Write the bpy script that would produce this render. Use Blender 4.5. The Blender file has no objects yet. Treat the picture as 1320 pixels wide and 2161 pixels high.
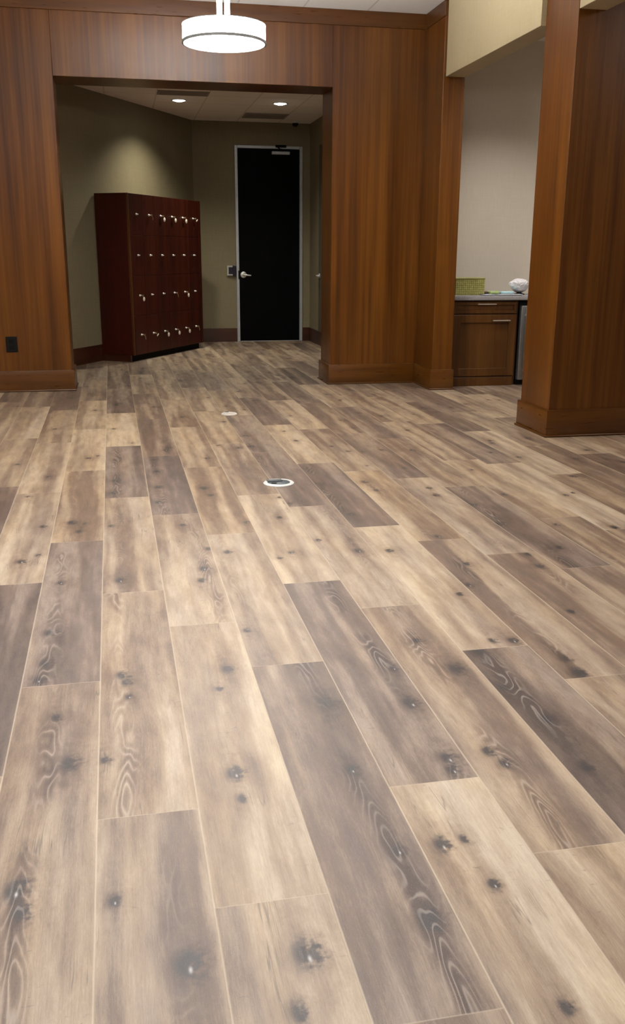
import bpy, bmesh, math, random
from mathutils import Vector, Matrix, noise as mnoise

scene = bpy.context.scene
COL = scene.collection
R = random.Random(7)

# ------------------------------------------------------------------ camera
cam_data = bpy.data.cameras.new('camera')
cam = bpy.data.objects.new('camera', cam_data)
COL.objects.link(cam)
PITCH, ROLL, YAW = -0.2754866, 0.00465086, 0.20299143
cp, sp = math.cos(PITCH), math.sin(PITCH)
cy_, sy_ = math.cos(YAW), math.sin(YAW)
fwd = Vector((sy_ * cp, cy_ * cp, sp))
right = Vector((cy_, -sy_, 0))
up = right.cross(fwd)
r2 = right * math.cos(ROLL) + up * math.sin(ROLL)
u2 = -right * math.sin(ROLL) + up * math.cos(ROLL)
m = Matrix((r2, u2, -fwd)).transposed().to_4x4()
m.translation = Vector((0, 0, 1.3))
cam.matrix_world = m
cam_data.sensor_fit = 'VERTICAL'
cam_data.sensor_height = 36.0
cam_data.lens = 36.0 * 1932.17 / 2161.0
cam_data.clip_start = 0.05
scene.camera = cam

# ------------------------------------------------------------------ light and exposure
scene.view_settings.view_transform = 'Standard'
scene.view_settings.look = 'None'
scene.view_settings.gamma = 1.0
scene.view_settings.use_curve_mapping = False
scene.view_settings.exposure = 0.0

world = bpy.data.worlds.new('world')
world.use_nodes = True
world.node_tree.nodes['Background'].inputs[0].default_value = (0.8, 0.85, 1.0, 1)
world.node_tree.nodes['Background'].inputs[1].default_value = 0.02
scene.world = world

WARM = (1.0, 0.86, 0.70)
NEUT = (1.0, 0.93, 0.86)
DAY = (0.95, 0.97, 1.0)


def lamp(name, kind, loc, energy, color, size=0.25, spot=None, blend=0.5, size_y=None):
    d = bpy.data.lights.new(name, kind)
    d.energy = energy
    d.color = color
    if kind == 'AREA':
        d.size = size
        if size_y:
            d.shape = 'RECTANGLE'
            d.size_y = size_y
    else:
        d.shadow_soft_size = size
    if kind == 'SPOT':
        d.spot_size = spot
        d.spot_blend = blend
    o = bpy.data.objects.new(name, d)
    o.location = loc
    COL.objects.link(o)
    return o


# unseen drum pendants of the room, and one point light added for the pillar
UNSEEN_LAMPS = [(0.775, 3.2, 2.72, 36), (0.775, -0.4, 2.72, 30), (-2.6, 4.0, 2.72, 48)]  # last one added to brighten the pillar's left face and the header
for (lx, ly, lz, e) in UNSEEN_LAMPS:
    lamp('unseen_lamp_glow', 'POINT', (lx, ly, lz), e, NEUT, 0.26)
# area lights added overhead and beyond the pillar to brighten floor and alcove
floor_fill = lamp('overhead_fill', 'AREA', (-0.1, 2.7, 3.46), 96, DAY, 2.8, size_y=3.6)
floor_fill.data.spread = math.radians(115)   # narrow spread keeps this added light off the far walls
lamp('overhead_fill', 'AREA', (-0.3, 5.0, 3.46), 26, NEUT, 1.5, size_y=1.5)  # added to brighten the alcove wall below the header
lamp('alcove_beam', 'SPOT', (3.85, 8.35, 3.34), 150, NEUT, 0.07, math.radians(112), 1.0)
lamp('side_area_fill', 'AREA', (5.2, 4.6, 3.34), 44, NEUT, 1.2, size_y=1.2)  # added to light the alcove wall and cabinets

# ------------------------------------------------------------------ node helpers


class NT:
    def __init__(self, name):
        self.mat = bpy.data.materials.new(name)
        self.mat.use_nodes = True
        self.t = self.mat.node_tree
        self.t.nodes.clear()
        self.out = self.t.nodes.new('ShaderNodeOutputMaterial')
        self.bsdf = self.t.nodes.new('ShaderNodeBsdfPrincipled')
        self.t.links.new(self.bsdf.outputs[0], self.out.inputs[0])

    def put(self, sock, v):
        if v is None:
            return
        if isinstance(v, bpy.types.NodeSocket):
            self.t.links.new(v, sock)
        else:
            if sock.type == 'RGBA' and len(v) == 3:
                v = (*v, 1)
            sock.default_value = v

    def set(self, **kw):
        for k, v in kw.items():
            self.put(self.bsdf.inputs[k.replace('_', ' ')], v)

    def math(self, op, a, b=None, c=None, clamp=False):
        n = self.t.nodes.new('ShaderNodeMath')
        n.operation = op
        n.use_clamp = clamp
        for i, v in enumerate((a, b, c)):
            self.put(n.inputs[i], v) if v is not None else None
        return n.outputs[0]

    def vmath(self, op, a, b=None, out=0):
        n = self.t.nodes.new('ShaderNodeVectorMath')
        n.operation = op
        self.put(n.inputs[0], a)
        if b is not None:
            self.put(n.inputs[1], b)
        return n.outputs['Value'] if op in ('LENGTH', 'DOT_PRODUCT', 'DISTANCE') else n.outputs[0]

    def sep(self, v):
        n = self.t.nodes.new('ShaderNodeSeparateXYZ')
        self.put(n.inputs[0], v)
        return n.outputs

    def comb(self, x, y, z):
        n = self.t.nodes.new('ShaderNodeCombineXYZ')
        for i, v in enumerate((x, y, z)):
            self.put(n.inputs[i], v)
        return n.outputs[0]

    def noise(self, vec, scale, detail=3, rough=0.5, dist=0.0):
        n = self.t.nodes.new('ShaderNodeTexNoise')
        self.put(n.inputs['Vector'], vec)
        n.inputs['Scale'].default_value = scale
        n.inputs['Detail'].default_value = detail
        n.inputs['Roughness'].default_value = rough
        n.inputs['Distortion'].default_value = dist
        return n.outputs[0]

    def ramp(self, fac, stops):
        n = self.t.nodes.new('ShaderNodeValToRGB')
        self.put(n.inputs[0], fac)
        el = n.color_ramp.elements
        while len(el) < len(stops):
            el.new(0.5)
        for e, (p, c) in zip(el, stops):
            e.position = p
            e.color = (*c, 1) if len(c) == 3 else c
        return n.outputs[0]

    def maprange(self, v, a, b, c=0.0, d=1.0, smooth=False):
        n = self.t.nodes.new('ShaderNodeMapRange')
        if smooth:
            n.interpolation_type = 'SMOOTHSTEP'
        self.put(n.inputs[0], v)
        for i, x in enumerate((a, b, c, d)):
            self.put(n.inputs[1 + i], x)
        return n.outputs[0]

    def mix(self, fac, a, b, mode='MIX'):
        n = self.t.nodes.new('ShaderNodeMix')
        n.data_type = 'RGBA'
        n.blend_type = mode
        self.put(n.inputs[0], fac)
        self.put(n.inputs[6], a)
        self.put(n.inputs[7], b)
        return n.outputs[2]

    def pos(self):
        return self.t.nodes.new('ShaderNodeNewGeometry').outputs['Position']

    def attr(self, name):
        n = self.t.nodes.new('ShaderNodeAttribute')
        n.attribute_name = name
        return n.outputs

    def bump(self, h, strength, dist=0.002):
        n = self.t.nodes.new('ShaderNodeBump')
        n.inputs['Strength'].default_value = strength
        n.inputs['Distance'].default_value = dist
        self.put(n.inputs['Height'], h)
        self.put(self.bsdf.inputs['Normal'], n.outputs[0])


def srgb(r, g, b):
    f = lambda c: (c / 12.92 if c <= 0.04045 else ((c + 0.055) / 1.055) ** 2.4)
    return tuple(f(v / 255.0) for v in (r, g, b))


def wood(name, dark, mid, light, stretch, rough=0.36, spec=0.5, contrast=1.0):
    """stained veneer; stretch = noise frequencies along world x, y, z"""
    n = NT(name)
    p = n.pos()
    v = n.vmath('MULTIPLY', p, stretch)
    broad = n.noise(n.vmath('MULTIPLY', v, (0.16, 0.16, 0.16)), 1.0, 2, 0.5)
    band = n.noise(v, 1.0, 3, 0.55, 0.3)
    fine = n.noise(n.vmath('MULTIPLY', v, (7, 7, 3)), 1.0, 2, 0.6)
    line = n.noise(n.vmath('MULTIPLY', v, (2.6, 2.6, 0.8)), 1.0, 3, 0.6, 0.2)
    f = n.math('ADD', n.math('MULTIPLY', band, 0.34), n.math('MULTIPLY', broad, 0.30))
    f = n.math('ADD', f, n.math('MULTIPLY', line, 0.26))
    f = n.math('ADD', f, n.math('MULTIPLY', fine, 0.10))
    c = n.ramp(f, [(0.5 - 0.11 * contrast, dark), (0.5, mid), (0.5 + 0.12 * contrast, light)])
    n.set(Base_Color=c, Roughness=n.maprange(fine, 0.3, 0.7, rough - 0.03, rough + 0.05), Specular_IOR_Level=spec)
    n.bump(fine, 0.05, 0.001)
    return n.mat


def plain(name, col, rough=0.5, metal=0.0, spec=0.5, var=0.06, scale=30.0):
    n = NT(name)
    f = n.noise(n.pos(), scale, 2)
    lo = tuple(max(0, c * (1 - var)) for c in col)
    hi = tuple(min(1, c * (1 + var)) for c in col)
    n.set(Base_Color=n.ramp(f, [(0.3, lo), (0.7, hi)]), Roughness=rough, Metallic=metal, Specular_IOR_Level=spec)
    return n.mat


def glow(name, col, strength):
    n = NT(name)
    n.set(Base_Color=(0.9, 0.88, 0.84), Roughness=0.5, Emission_Color=col, Emission_Strength=strength)
    return n.mat


def wallcovering(name, col, var=0.10):
    n = NT(name)
    p = n.pos()
    a = n.noise(n.vmath('MULTIPLY', p, (90, 90, 6)), 1.0, 3)
    b = n.noise(n.vmath('MULTIPLY', p, (5, 5, 160)), 1.0, 2)
    big = n.noise(p, 1.6, 2)
    f = n.math('ADD', n.math('MULTIPLY', a, 0.45), n.math('ADD', n.math('MULTIPLY', b, 0.3), n.math('MULTIPLY', big, 0.25)))
    lo = tuple(c * (1 - var) for c in col)
    hi = tuple(c * (1 + var) for c in col)
    n.set(Base_Color=n.ramp(f, [(0.35, lo), (0.65, hi)]), Roughness=0.75, Specular_IOR_Level=0.25)
    n.bump(f, 0.12, 0.001)
    return n.mat


def ceiling_mat(name, col, ox, oy, pitch=0.61):
    n = NT(name)
    s = n.sep(n.pos())
    gx = n.math('ABSOLUTE', n.math('SUBTRACT', n.math('FRACT', n.math('DIVIDE', n.math('SUBTRACT', s[0], ox), pitch)), 0.5))
    gy = n.math('ABSOLUTE', n.math('SUBTRACT', n.math('FRACT', n.math('DIVIDE', n.math('SUBTRACT', s[1], oy), pitch)), 0.5))
    g = n.math('MAXIMUM', gx, gy)
    line = n.math('MULTIPLY', n.math('GREATER_THAN', g, 0.5 - 0.012), n.math('LESS_THAN', g, 0.5 - 0.002))
    speck = n.noise(n.pos(), 140, 3)
    base = n.ramp(speck, [(0.3, tuple(c * 0.93 for c in col)), (0.6, col)])
    n.set(Base_Color=n.mix(n.math('MULTIPLY', line, 0.55), base, tuple(c * 0.45 for c in col)), Roughness=0.85, Specular_IOR_Level=0.2)
    n.bump(speck, 0.15, 0.002)
    return n.mat


# ------------------------------------------------------------------ materials
V_DARK, V_MID, V_LIGHT = (0.046, 0.0118, 0.0008), (0.092, 0.0285, 0.0018), (0.150, 0.0540, 0.0045)
M = {}
M['veneer'] = wood('veneer', V_DARK, V_MID, V_LIGHT, (11, 11, 0.5), 0.34, 0.42)
M['veneer_flat_x'] = wood('veneer_flat_x', tuple(c * 0.8 for c in V_DARK), tuple(c * 0.8 for c in V_MID), tuple(c * 0.8 for c in V_LIGHT), (0.7, 0.7, 18), 0.3, contrast=1.6)
M['mahogany'] = wood('mahogany', (0.024, 0.0028, 0.0012), (0.038, 0.0050, 0.0016), (0.060, 0.0095, 0.0028), (9, 9, 0.6), 0.4, 0.28)
M['dark_base'] = wood('dark_base', (0.024, 0.005, 0.002), (0.040, 0.010, 0.003), (0.06, 0.017, 0.005), (0.7, 0.7, 18), 0.35)
M['cabinet'] = wood('cabinet_wood', (0.045, 0.015, 0.0022), (0.072, 0.026, 0.0036), (0.11, 0.043, 0.0065), (9, 9, 0.7), 0.4, 0.35)
M['wall_olive'] = wallcovering('wall_olive', (0.215, 0.182, 0.110))
M['wall_alcove'] = wallcovering('wall_alcove', (0.70, 0.64, 0.545), 0.04)
M['wall_header'] = wallcovering('wall_header', (0.43, 0.36, 0.225), 0.06)
M['ceiling'] = ceiling_mat('ceiling_tile', (0.90, 0.90, 0.87), 1.79, 9.215)
M['ceiling_corridor'] = ceiling_mat('ceiling_tile_corridor', (0.92, 0.85, 0.79), 0.54, 11.94)
M['paint'] = plain('paint', (0.45, 0.40, 0.32), 0.8)
M['black_door'] = plain('black_door', (0.0012, 0.0012, 0.0016), 0.5, spec=0.06)
M['side_door'] = plain('side_door', (0.09, 0.078, 0.052), 0.6, spec=0.2)
M['aluminium'] = plain('aluminium', (0.50, 0.53, 0.56), 0.42, 0.55)
M['chrome'] = plain('chrome', (0.80, 0.80, 0.80), 0.25, 0.55)
M['lock_metal'] = plain('lock_metal', (0.92, 0.90, 0.86), 0.3, 0.25, 0.9)
M['satin'] = plain('satin_nickel', (0.72, 0.70, 0.68), 0.30, 1.0)
M['black'] = plain('black_plastic', (0.003, 0.003, 0.003), 0.6, spec=0.2)
M['toe'] = plain('toe_black', (0.003, 0.002, 0.002), 0.7, spec=0.15)
M['grey_plastic'] = plain('grey_plastic', (0.45, 0.44, 0.40), 0.45)
M['reader_dark'] = plain('reader_dark', (0.014, 0.013, 0.028), 0.3)
M['white'] = plain('white_plastic', (0.66, 0.66, 0.64), 0.35)
M['slate'] = plain('slate_lid', (0.07, 0.085, 0.09), 0.45)
M['tan_lid'] = plain('tan_lid', (0.62, 0.58, 0.52), 0.4)
M['vent'] = plain('vent_metal', (0.27, 0.23, 0.20), 0.6)
M['vent_slot'] = plain('vent_slot', (0.05, 0.045, 0.04), 0.7)
M['pendant_metal'] = plain('pendant_metal', (0.16, 0.16, 0.16), 0.5, 0.2)
M['stem'] = plain('stem_white', (0.88, 0.88, 0.86), 0.4)
M['shade'] = glow('shade_fabric', (1.0, 0.89, 0.78), 62.0)
M['diffuser'] = glow('diffuser', (1.0, 0.90, 0.80), 50.0)
M['added_uplight'] = glow('added_uplight', (1.0, 1.0, 1.0), 360.0)  # glowing disc added inside the drum to brighten the ceiling
M['down_lens_warm'] = glow('down_lens_warm', (1.0, 0.97, 0.88), 30.0)
M['down_lens_cool'] = glow('down_lens_cool', (0.86, 0.95, 1.0), 12.0)
M['stone'] = plain('counter_stone', (0.30, 0.295, 0.31), 0.35, var=0.2, scale=160)
M['steel'] = plain('brushed_steel', (0.26, 0.26, 0.26), 0.34, 0.8)
M['tag'] = plain('tag_disc', (0.95, 0.88, 0.78), 0.45)
M['brass_key'] = plain('key_metal', (0.55, 0.40, 0.26), 0.35, 0.8)
M['paper'] = plain('paper', (0.80, 0.82, 0.86), 0.7)
M['folder'] = plain('folder_grey', (0.16, 0.17, 0.21), 0.4)
M['packet_green'] = plain('packet_green', (0.42, 0.56, 0.22), 0.45, var=0.15, scale=90)
M['packet_blue'] = plain('packet_blue', (0.48, 0.74, 0.82), 0.4, var=0.15, scale=90)
M['pouch'] = plain('pouch_brown', (0.10, 0.055, 0.045), 0.5)


def box_paper():
    n = NT('patterned_box_paper')
    s = n.sep(n.pos())
    a = n.math('ADD', n.math('MULTIPLY', s[0], 150), n.math('MULTIPLY', s[2], 150))
    b = n.math('SUBTRACT', n.math('MULTIPLY', s[0], 150), n.math('MULTIPLY', s[2], 150))
    f = n.math('MULTIPLY', n.math('SINE', a), n.math('SINE', b))
    nz = n.noise(n.pos(), 60, 2)
    f = n.math('ADD', n.math('MULTIPLY', f, 0.35), n.math('MULTIPLY', nz, 0.9))
    n.set(Base_Color=n.ramp(f, [(0.2, (0.20, 0.19, 0.045)), (0.5, (0.33, 0.32, 0.09)), (0.85, (0.50, 0.50, 0.20))]), Roughness=0.5)
    return n.mat


M['box_paper'] = box_paper()
M['box_rim'] = plain('box_rim', (0.36, 0.36, 0.12), 0.5)


def crumple():
    n = NT('crumpled_white')
    f = n.noise(n.pos(), 45, 4, 0.6)
    n.set(Base_Color=(0.86, 0.86, 0.90), Roughness=0.3, Specular_IOR_Level=0.6)
    n.bump(f, 0.6, 0.01)
    return n.mat


M['crumple'] = crumple()


def plank_material():
    n = NT('oak_planks')
    uv = n.attr('plank_uv')['Vector']
    s = n.sep(uv)
    u, v = s[0], s[1]
    t = n.sep(n.attr('tone')['Vector'])          # tone, warmth, random
    cth = n.sep(n.attr('cath')['Vector'])        # axis, strength, phase
    rnd = n.math('MULTIPLY', t[2], 37.0)
    # wandering grain direction
    warp = n.noise(n.comb(n.math('MULTIPLY', u, 3.0), n.math('ADD', n.math('MULTIPLY', v, 1.3), rnd), rnd), 1.0, 2)
    uw = n.math('ADD', u, n.math('MULTIPLY', n.math('SUBTRACT', warp, 0.5), 0.05))
    dark = None
    halo = None
    ring = None
    glint = None
    for i in range(4):
        k = n.sep(n.attr('knot%d' % i)['Vector'])
        du = n.math('DIVIDE', n.math('SUBTRACT', u, k[0]), n.math('MAXIMUM', k[2], 0.001))
        dv = n.math('DIVIDE', n.math('SUBTRACT', v, k[1]), n.math('MAXIMUM', k[2], 0.001))
        wob = n.noise(n.comb(n.math('MULTIPLY', u, 60), n.math('MULTIPLY', v, 60), n.math('ADD', rnd, i * 5.0)), 1.0, 2)
        wob = n.math('MULTIPLY', n.math('SUBTRACT', wob, 0.5), 1.7)
        e = n.math('SQRT', n.math('ADD', n.math('POWER', n.math('DIVIDE', n.math('ADD', du, n.math('MULTIPLY', wob, 0.014)), 0.0135), 2.0), n.math('POWER', n.math('DIVIDE', dv, 0.021), 2.0)))
        e = n.math('MAXIMUM', n.math('ADD', e, wob), 0.0)
        on = n.math('GREATER_THAN', k[2], 0.01)
        d_ = n.math('MULTIPLY', on, n.maprange(e, 0.45, 1.45, 1.0, 0.0, True))
        h_ = n.math('MULTIPLY', on, n.math('POWER', 2.718, n.math('MULTIPLY', n.math('MULTIPLY', e, e), -0.16)))
        # elongated dark streak running along the grain from the knot
        st = n.math('ADD', n.math('POWER', n.math('DIVIDE', n.math('ADD', du, n.math('MULTIPLY', wob, 0.02)), 0.019), 2.0), n.math('POWER', n.math('DIVIDE', dv, 0.11), 2.0))
        h2 = n.math('MULTIPLY', on, n.math('POWER', 2.718, n.math('MULTIPLY', st, -1.0)))
        h_ = n.math('MAXIMUM', h_, n.math('MULTIPLY', h2, 0.75))
        r_ = n.math('MULTIPLY', h_, n.math('SINE', n.math('MULTIPLY', e, 3.6)))
        g_ = n.math('MULTIPLY', n.math('GREATER_THAN', n.math('FRACT', n.math('MULTIPLY', k[1], 37.7)), 0.5), n.math('POWER', 2.718, n.math('MULTIPLY', n.math('ADD', n.math('POWER', n.math('DIVIDE', n.math('SUBTRACT', du, 0.003), 0.0018), 2.0), n.math('POWER', n.math('DIVIDE', n.math('ADD', dv, 0.008), 0.0042), 2.0)), -1.0)))
        dark = d_ if dark is None else n.math('MAXIMUM', dark, d_)
        halo = h_ if halo is None else n.math('MAXIMUM', halo, h_)
        ring = r_ if ring is None else n.math('ADD', ring, r_)
        glint = g_ if glint is None else n.math('MAXIMUM', glint, g_)
    # broad lengthwise streaks (half a plank pale, half brown)
    streak = n.noise(n.comb(n.math('ADD', n.math('MULTIPLY', uw, 9.5), rnd), n.math('MULTIPLY', v, 0.5), rnd), 1.0, 3, 0.5)
    streak = n.maprange(streak, 0.38, 0.62, 0.18, 0.82, True)
    mott = n.noise(n.comb(n.math('MULTIPLY', uw, 22), n.math('ADD', n.math('MULTIPLY', v, 5.0), rnd), rnd), 1.0, 3, 0.6)
    grain = n.noise(n.comb(n.math('MULTIPLY', uw, 240), n.math('ADD', n.math('MULTIPLY', v, 9), rnd), rnd), 1.0, 3, 0.65)
    pores = n.noise(n.comb(n.math('MULTIPLY', uw, 420), n.math('MULTIPLY', v, 60), rnd), 1.0, 2, 0.7)
    # cathedral arches around an axis
    q = n.math('SUBTRACT', uw, cth[0])
    swing = n.math('MULTIPLY', n.math('SUBTRACT', n.noise(n.comb(rnd, n.math('MULTIPLY', v, 1.6), 9.3), 1.0, 1), 0.5), 0.10)
    q = n.math('ADD', q, swing)
    fld = n.noise(n.comb(n.math('ADD', n.math('MULTIPLY', u, 16), rnd), n.math('MULTIPLY', v, 3.2), rnd), 1.0, 1.5, 0.45)
    ph = n.math('ADD', n.math('MULTIPLY', v, 52.0), n.math('MULTIPLY', n.math('SQRT', n.math('ADD', n.math('MULTIPLY', q, q), 0.00010)), 260.0))
    ph = n.math('ADD', n.math('ADD', ph, n.math('MULTIPLY', fld, 62.0)), cth[2])
    arch = n.math('SINE', ph)
    amask = n.math('POWER', 2.718, n.math('MULTIPLY', n.math('POWER', n.math('DIVIDE', q, 0.025), 2.0), -1.0))
    along = n.maprange(n.noise(n.comb(rnd, n.math('MULTIPLY', v, 2.2), 3.1), 1.0, 2), 0.40, 0.58, 0.0, 1.0, True)
    amask = n.math('MULTIPLY', n.math('MULTIPLY', amask, cth[1]), along)
    # total tone
    f = n.math('ADD', n.math('MULTIPLY_ADD', t[0], 0.64, 0.205), n.math('MULTIPLY', n.math('SUBTRACT', streak, 0.5), 0.54))
    f = n.math('ADD', f, n.math('MULTIPLY', n.math('SUBTRACT', mott, 0.5), 0.60))
    f = n.math('ADD', f, n.math('MULTIPLY', n.math('SUBTRACT', grain, 0.5), 0.34))
    f = n.math('ADD', f, n.math('MULTIPLY', n.math('SUBTRACT', pores, 0.5), 0.26))
    f = n.math('SUBTRACT', f, n.math('MULTIPLY', halo, 0.24))
    f = n.math('ADD', f, n.math('MULTIPLY', ring, 0.045))
    f = n.math('SUBTRACT', f, n.math('MULTIPLY', amask, 0.20))
    f = n.math('ADD', f, n.math('MULTIPLY', n.math('MULTIPLY', arch, amask), 0.13))
    cool = n.ramp(f, [(0.0, FLOOR_COOL[0]), (0.35, FLOOR_COOL[1]), (0.65, FLOOR_COOL[2]), (1.0, FLOOR_COOL[3])])
    warm = n.ramp(f, [(0.0, FLOOR_WARM[0]), (0.35, FLOOR_WARM[1]), (0.65, FLOOR_WARM[2]), (1.0, FLOOR_WARM[3])])
    wsel = n.math('ADD', t[1], n.math('MULTIPLY', n.math('SUBTRACT', n.noise(n.comb(n.math('MULTIPLY', u, 7), n.math('ADD', v, rnd), 0.0), 1.3, 2), 0.5), 1.4), clamp=True)
    c = n.mix(wsel, cool, warm)
    c = n.mix(n.math('MULTIPLY', dark, 0.93), c, (0.030, 0.024, 0.024))
    c = n.mix(n.math('MULTIPLY', glint, 0.65), c, (0.62, 0.58, 0.55))  # small highlights painted into the colour of some knots
    # fine dark checks along the grain and short cross flecks
    cr = n.noise(n.comb(n.math('ADD', n.math('MULTIPLY', uw, 42), rnd), n.math('MULTIPLY', v, 1.7), rnd), 1.0, 2, 0.5)
    cr = n.maprange(n.math('ABSOLUTE', n.math('SUBTRACT', cr, 0.5)), 0.004, 0.016, 1.0, 0.0)
    crm = n.maprange(n.noise(n.comb(n.math('ADD', n.math('MULTIPLY', u, 9), rnd), n.math('MULTIPLY', v, 3.5), 7.7), 1.0, 2), 0.56, 0.66, 0.0, 1.0, True)
    fl = n.noise(n.comb(n.math('ADD', n.math('MULTIPLY', u, 34), rnd), n.math('MULTIPLY', v, 95), rnd), 1.0, 2, 0.5, 0.6)
    fl = n.maprange(fl, 0.66, 0.74, 0.0, 1.0)
    flm = n.maprange(n.noise(n.comb(n.math('ADD', n.math('MULTIPLY', u, 8), rnd), n.math('MULTIPLY', v, 2.2), 1.9), 1.0, 2), 0.52, 0.64, 0.0, 1.0, True)
    mk = n.math('MAXIMUM', n.math('MULTIPLY', n.math('MULTIPLY', cr, crm), 0.55), n.math('MULTIPLY', n.math('MULTIPLY', fl, flm), 0.40))
    c = n.mix(mk, c, (0.075, 0.055, 0.045))
    spk = n.noise(n.comb(n.math('MULTIPLY', u, 900), n.math('MULTIPLY', v, 350), rnd), 1.0, 2, 0.6)
    c = n.mix(n.maprange(spk, 0.62, 0.75, 0.0, 0.30), c, (0.55, 0.49, 0.42))
    # white limed pores inside the cathedral figure
    lime = n.math('MULTIPLY', amask, n.maprange(arch, 0.6, 0.98, 0.0, 0.26))
    c = n.mix(lime, c, (0.50, 0.43, 0.37))
    # bevel highlights painted pale along the plank edges
    wd = n.attr('plank_w')['Fac']
    ln = n.attr('plank_l')['Fac']
    eu = n.math('MINIMUM', u, n.math('SUBTRACT', wd, u))
    ev = n.math('MINIMUM', v, n.math('SUBTRACT', ln, v))
    el = n.maprange(eu, 0.0006, 0.0030, 1.0, 0.0)
    ee = n.maprange(ev, 0.0006, 0.0026, 1.0, 0.0)
    c = n.mix(n.math('MULTIPLY', n.math('MAXIMUM', el, n.math('MULTIPLY', ee, 0.6)), 0.50), c, (0.50, 0.41, 0.30))
    n.set(Base_Color=c, Roughness=n.maprange(grain, 0.3, 0.7, 0.42, 0.54), Specular_IOR_Level=0.5)
    hgt = n.math('SUBTRACT', n.math('MULTIPLY', pores, 0.5), n.math('MULTIPLY', n.math('MAXIMUM', el, ee), 1.5))
    n.bump(hgt, 0.18, 0.002)
    return n.mat


FLOOR_COOL = [(0.055, 0.037, 0.030), (0.138, 0.098, 0.078), (0.270, 0.208, 0.160), (0.44, 0.37, 0.295)]
FLOOR_WARM = [(0.064, 0.037, 0.023), (0.168, 0.106, 0.065), (0.320, 0.226, 0.138), (0.52, 0.405, 0.265)]
M['planks'] = plank_material()

# ------------------------------------------------------------------ mesh helpers


class MB:
    """collects shapes and links them as one mesh object"""

    def __init__(self):
        self.bm = bmesh.new()

    def box(self, x0, x1, y0, y1, z0, z1, bevel=0.0, seg=1, mat=None):
        sub = bmesh.new()
        vs = [sub.verts.new(c) for c in ((x0, y0, z0), (x1, y0, z0), (x1, y1, z0), (x0, y1, z0), (x0, y0, z1), (x1, y0, z1), (x1, y1, z1), (x0, y1, z1))]
        for f in ((0, 3, 2, 1), (4, 5, 6, 7), (0, 1, 5, 4), (1, 2, 6, 5), (2, 3, 7, 6), (3, 0, 4, 7)):
            sub.faces.new([vs[i] for i in f])
        if bevel > 0:
            bmesh.ops.bevel(sub, geom=list(sub.edges), offset=bevel, segments=seg, profile=0.5, affect='EDGES')
        self.merge(sub, mat)
        return self

    def merge(self, sub, mat=None):
        if mat is not None:
            sub.transform(mat)
        me = bpy.data.meshes.new('tmp')
        sub.to_mesh(me)
        sub.free()
        self.bm.from_mesh(me)
        bpy.data.meshes.remove(me)

    def lathe(self, profile, seg=48, mat=None, close=False):
        """profile: list of (r, z)"""
        sub = bmesh.new()
        rings = []
        for (r, z) in profile:
            if r < 1e-6:
                rings.append([sub.verts.new((0, 0, z))])
            else:
                rings.append([sub.verts.new((r * math.cos(2 * math.pi * i / seg), r * math.sin(2 * math.pi * i / seg), z)) for i in range(seg)])
        prs = list(zip(rings[:-1], rings[1:])) + ([(rings[-1], rings[0])] if close else [])
        for a, b in prs:
            for i in range(seg):
                j = (i + 1) % seg
                if len(a) == 1 and len(b) == 1:
                    continue
                if len(a) == 1:
                    sub.faces.new((a[0], b[j], b[i]))
                elif len(b) == 1:
                    sub.faces.new((a[i], a[j], b[0]))
                else:
                    sub.faces.new((a[i], a[j], b[j], b[i]))
        bmesh.ops.recalc_face_normals(sub, faces=sub.faces)
        self.merge(sub, mat)
        return self

    def tube(self, pts, r, seg=12, mat=None):
        sub = bmesh.new()
        pts = [Vector(p) for p in pts]
        rings = []
        rr = r if isinstance(r, (list, tuple)) else [r] * len(pts)
        for i, p in enumerate(pts):
            d = (pts[min(i + 1, len(pts) - 1)] - pts[max(i - 1, 0)]).normalized()
            a = d.orthogonal().normalized() if i == 0 else (a - d * a.dot(d)).normalized()
            b = d.cross(a)
            rings.append([sub.verts.new(p + (a * math.cos(2 * math.pi * k / seg) + b * math.sin(2 * math.pi * k / seg)) * rr[i]) for k in range(seg)])
        for A, B in zip(rings[:-1], rings[1:]):
            for k in range(seg):
                sub.faces.new((A[k], A[(k + 1) % seg], B[(k + 1) % seg], B[k]))
        sub.faces.new(rings[0][::-1])
        sub.faces.new(rings[-1])
        bmesh.ops.recalc_face_normals(sub, faces=sub.faces)
        self.merge(sub, mat)
        return self

    def prism(self, poly, z0, z1):
        sub = bmesh.new()
        a = [sub.verts.new((x, y, z0)) for x, y in poly]
        b = [sub.verts.new((x, y, z1)) for x, y in poly]
        n = len(poly)
        sub.faces.new(a[::-1])
        sub.faces.new(b)
        for i in range(n):
            sub.faces.new((a[i], a[(i + 1) % n], b[(i + 1) % n], b[i]))
        bmesh.ops.recalc_face_normals(sub, faces=sub.faces)
        self.merge(sub)
        return self

    def build(self, name, mat, parent=None, smooth=None):
        me = bpy.data.meshes.new(name)
        if smooth:
            for f in self.bm.faces:
                f.smooth = True
        self.bm.to_mesh(me)
        self.bm.free()
        if smooth:
            try:
                me.set_sharp_from_angle(angle=math.radians(smooth))
            except Exception:
                pass
        me.materials.append(mat)
        o = bpy.data.objects.new(name, me)
        COL.objects.link(o)
        if parent is not None:
            o.parent = parent
        return o


def structure(o):
    o['kind'] = 'structure'
    return o


def thing(name, label, cat, loc=(0, 0, 0), rz=0.0, group=None):
    o = bpy.data.objects.new(name, None)
    COL.objects.link(o)
    o.location = loc
    o.rotation_euler = (0, 0, rz)
    o['label'] = label
    o['category'] = cat
    if group:
        o['group'] = group
    return o


def tag(o, label, cat, group=None):
    o['label'] = label
    o['category'] = cat
    if group:
        o['group'] = group
    return o


def copy_tree(o, parent=None):
    c = o.copy()
    COL.objects.link(c)
    if parent is not None:
        c.parent = parent
    for ch in list(o.children):
        copy_tree(ch, c)
    return c


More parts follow.
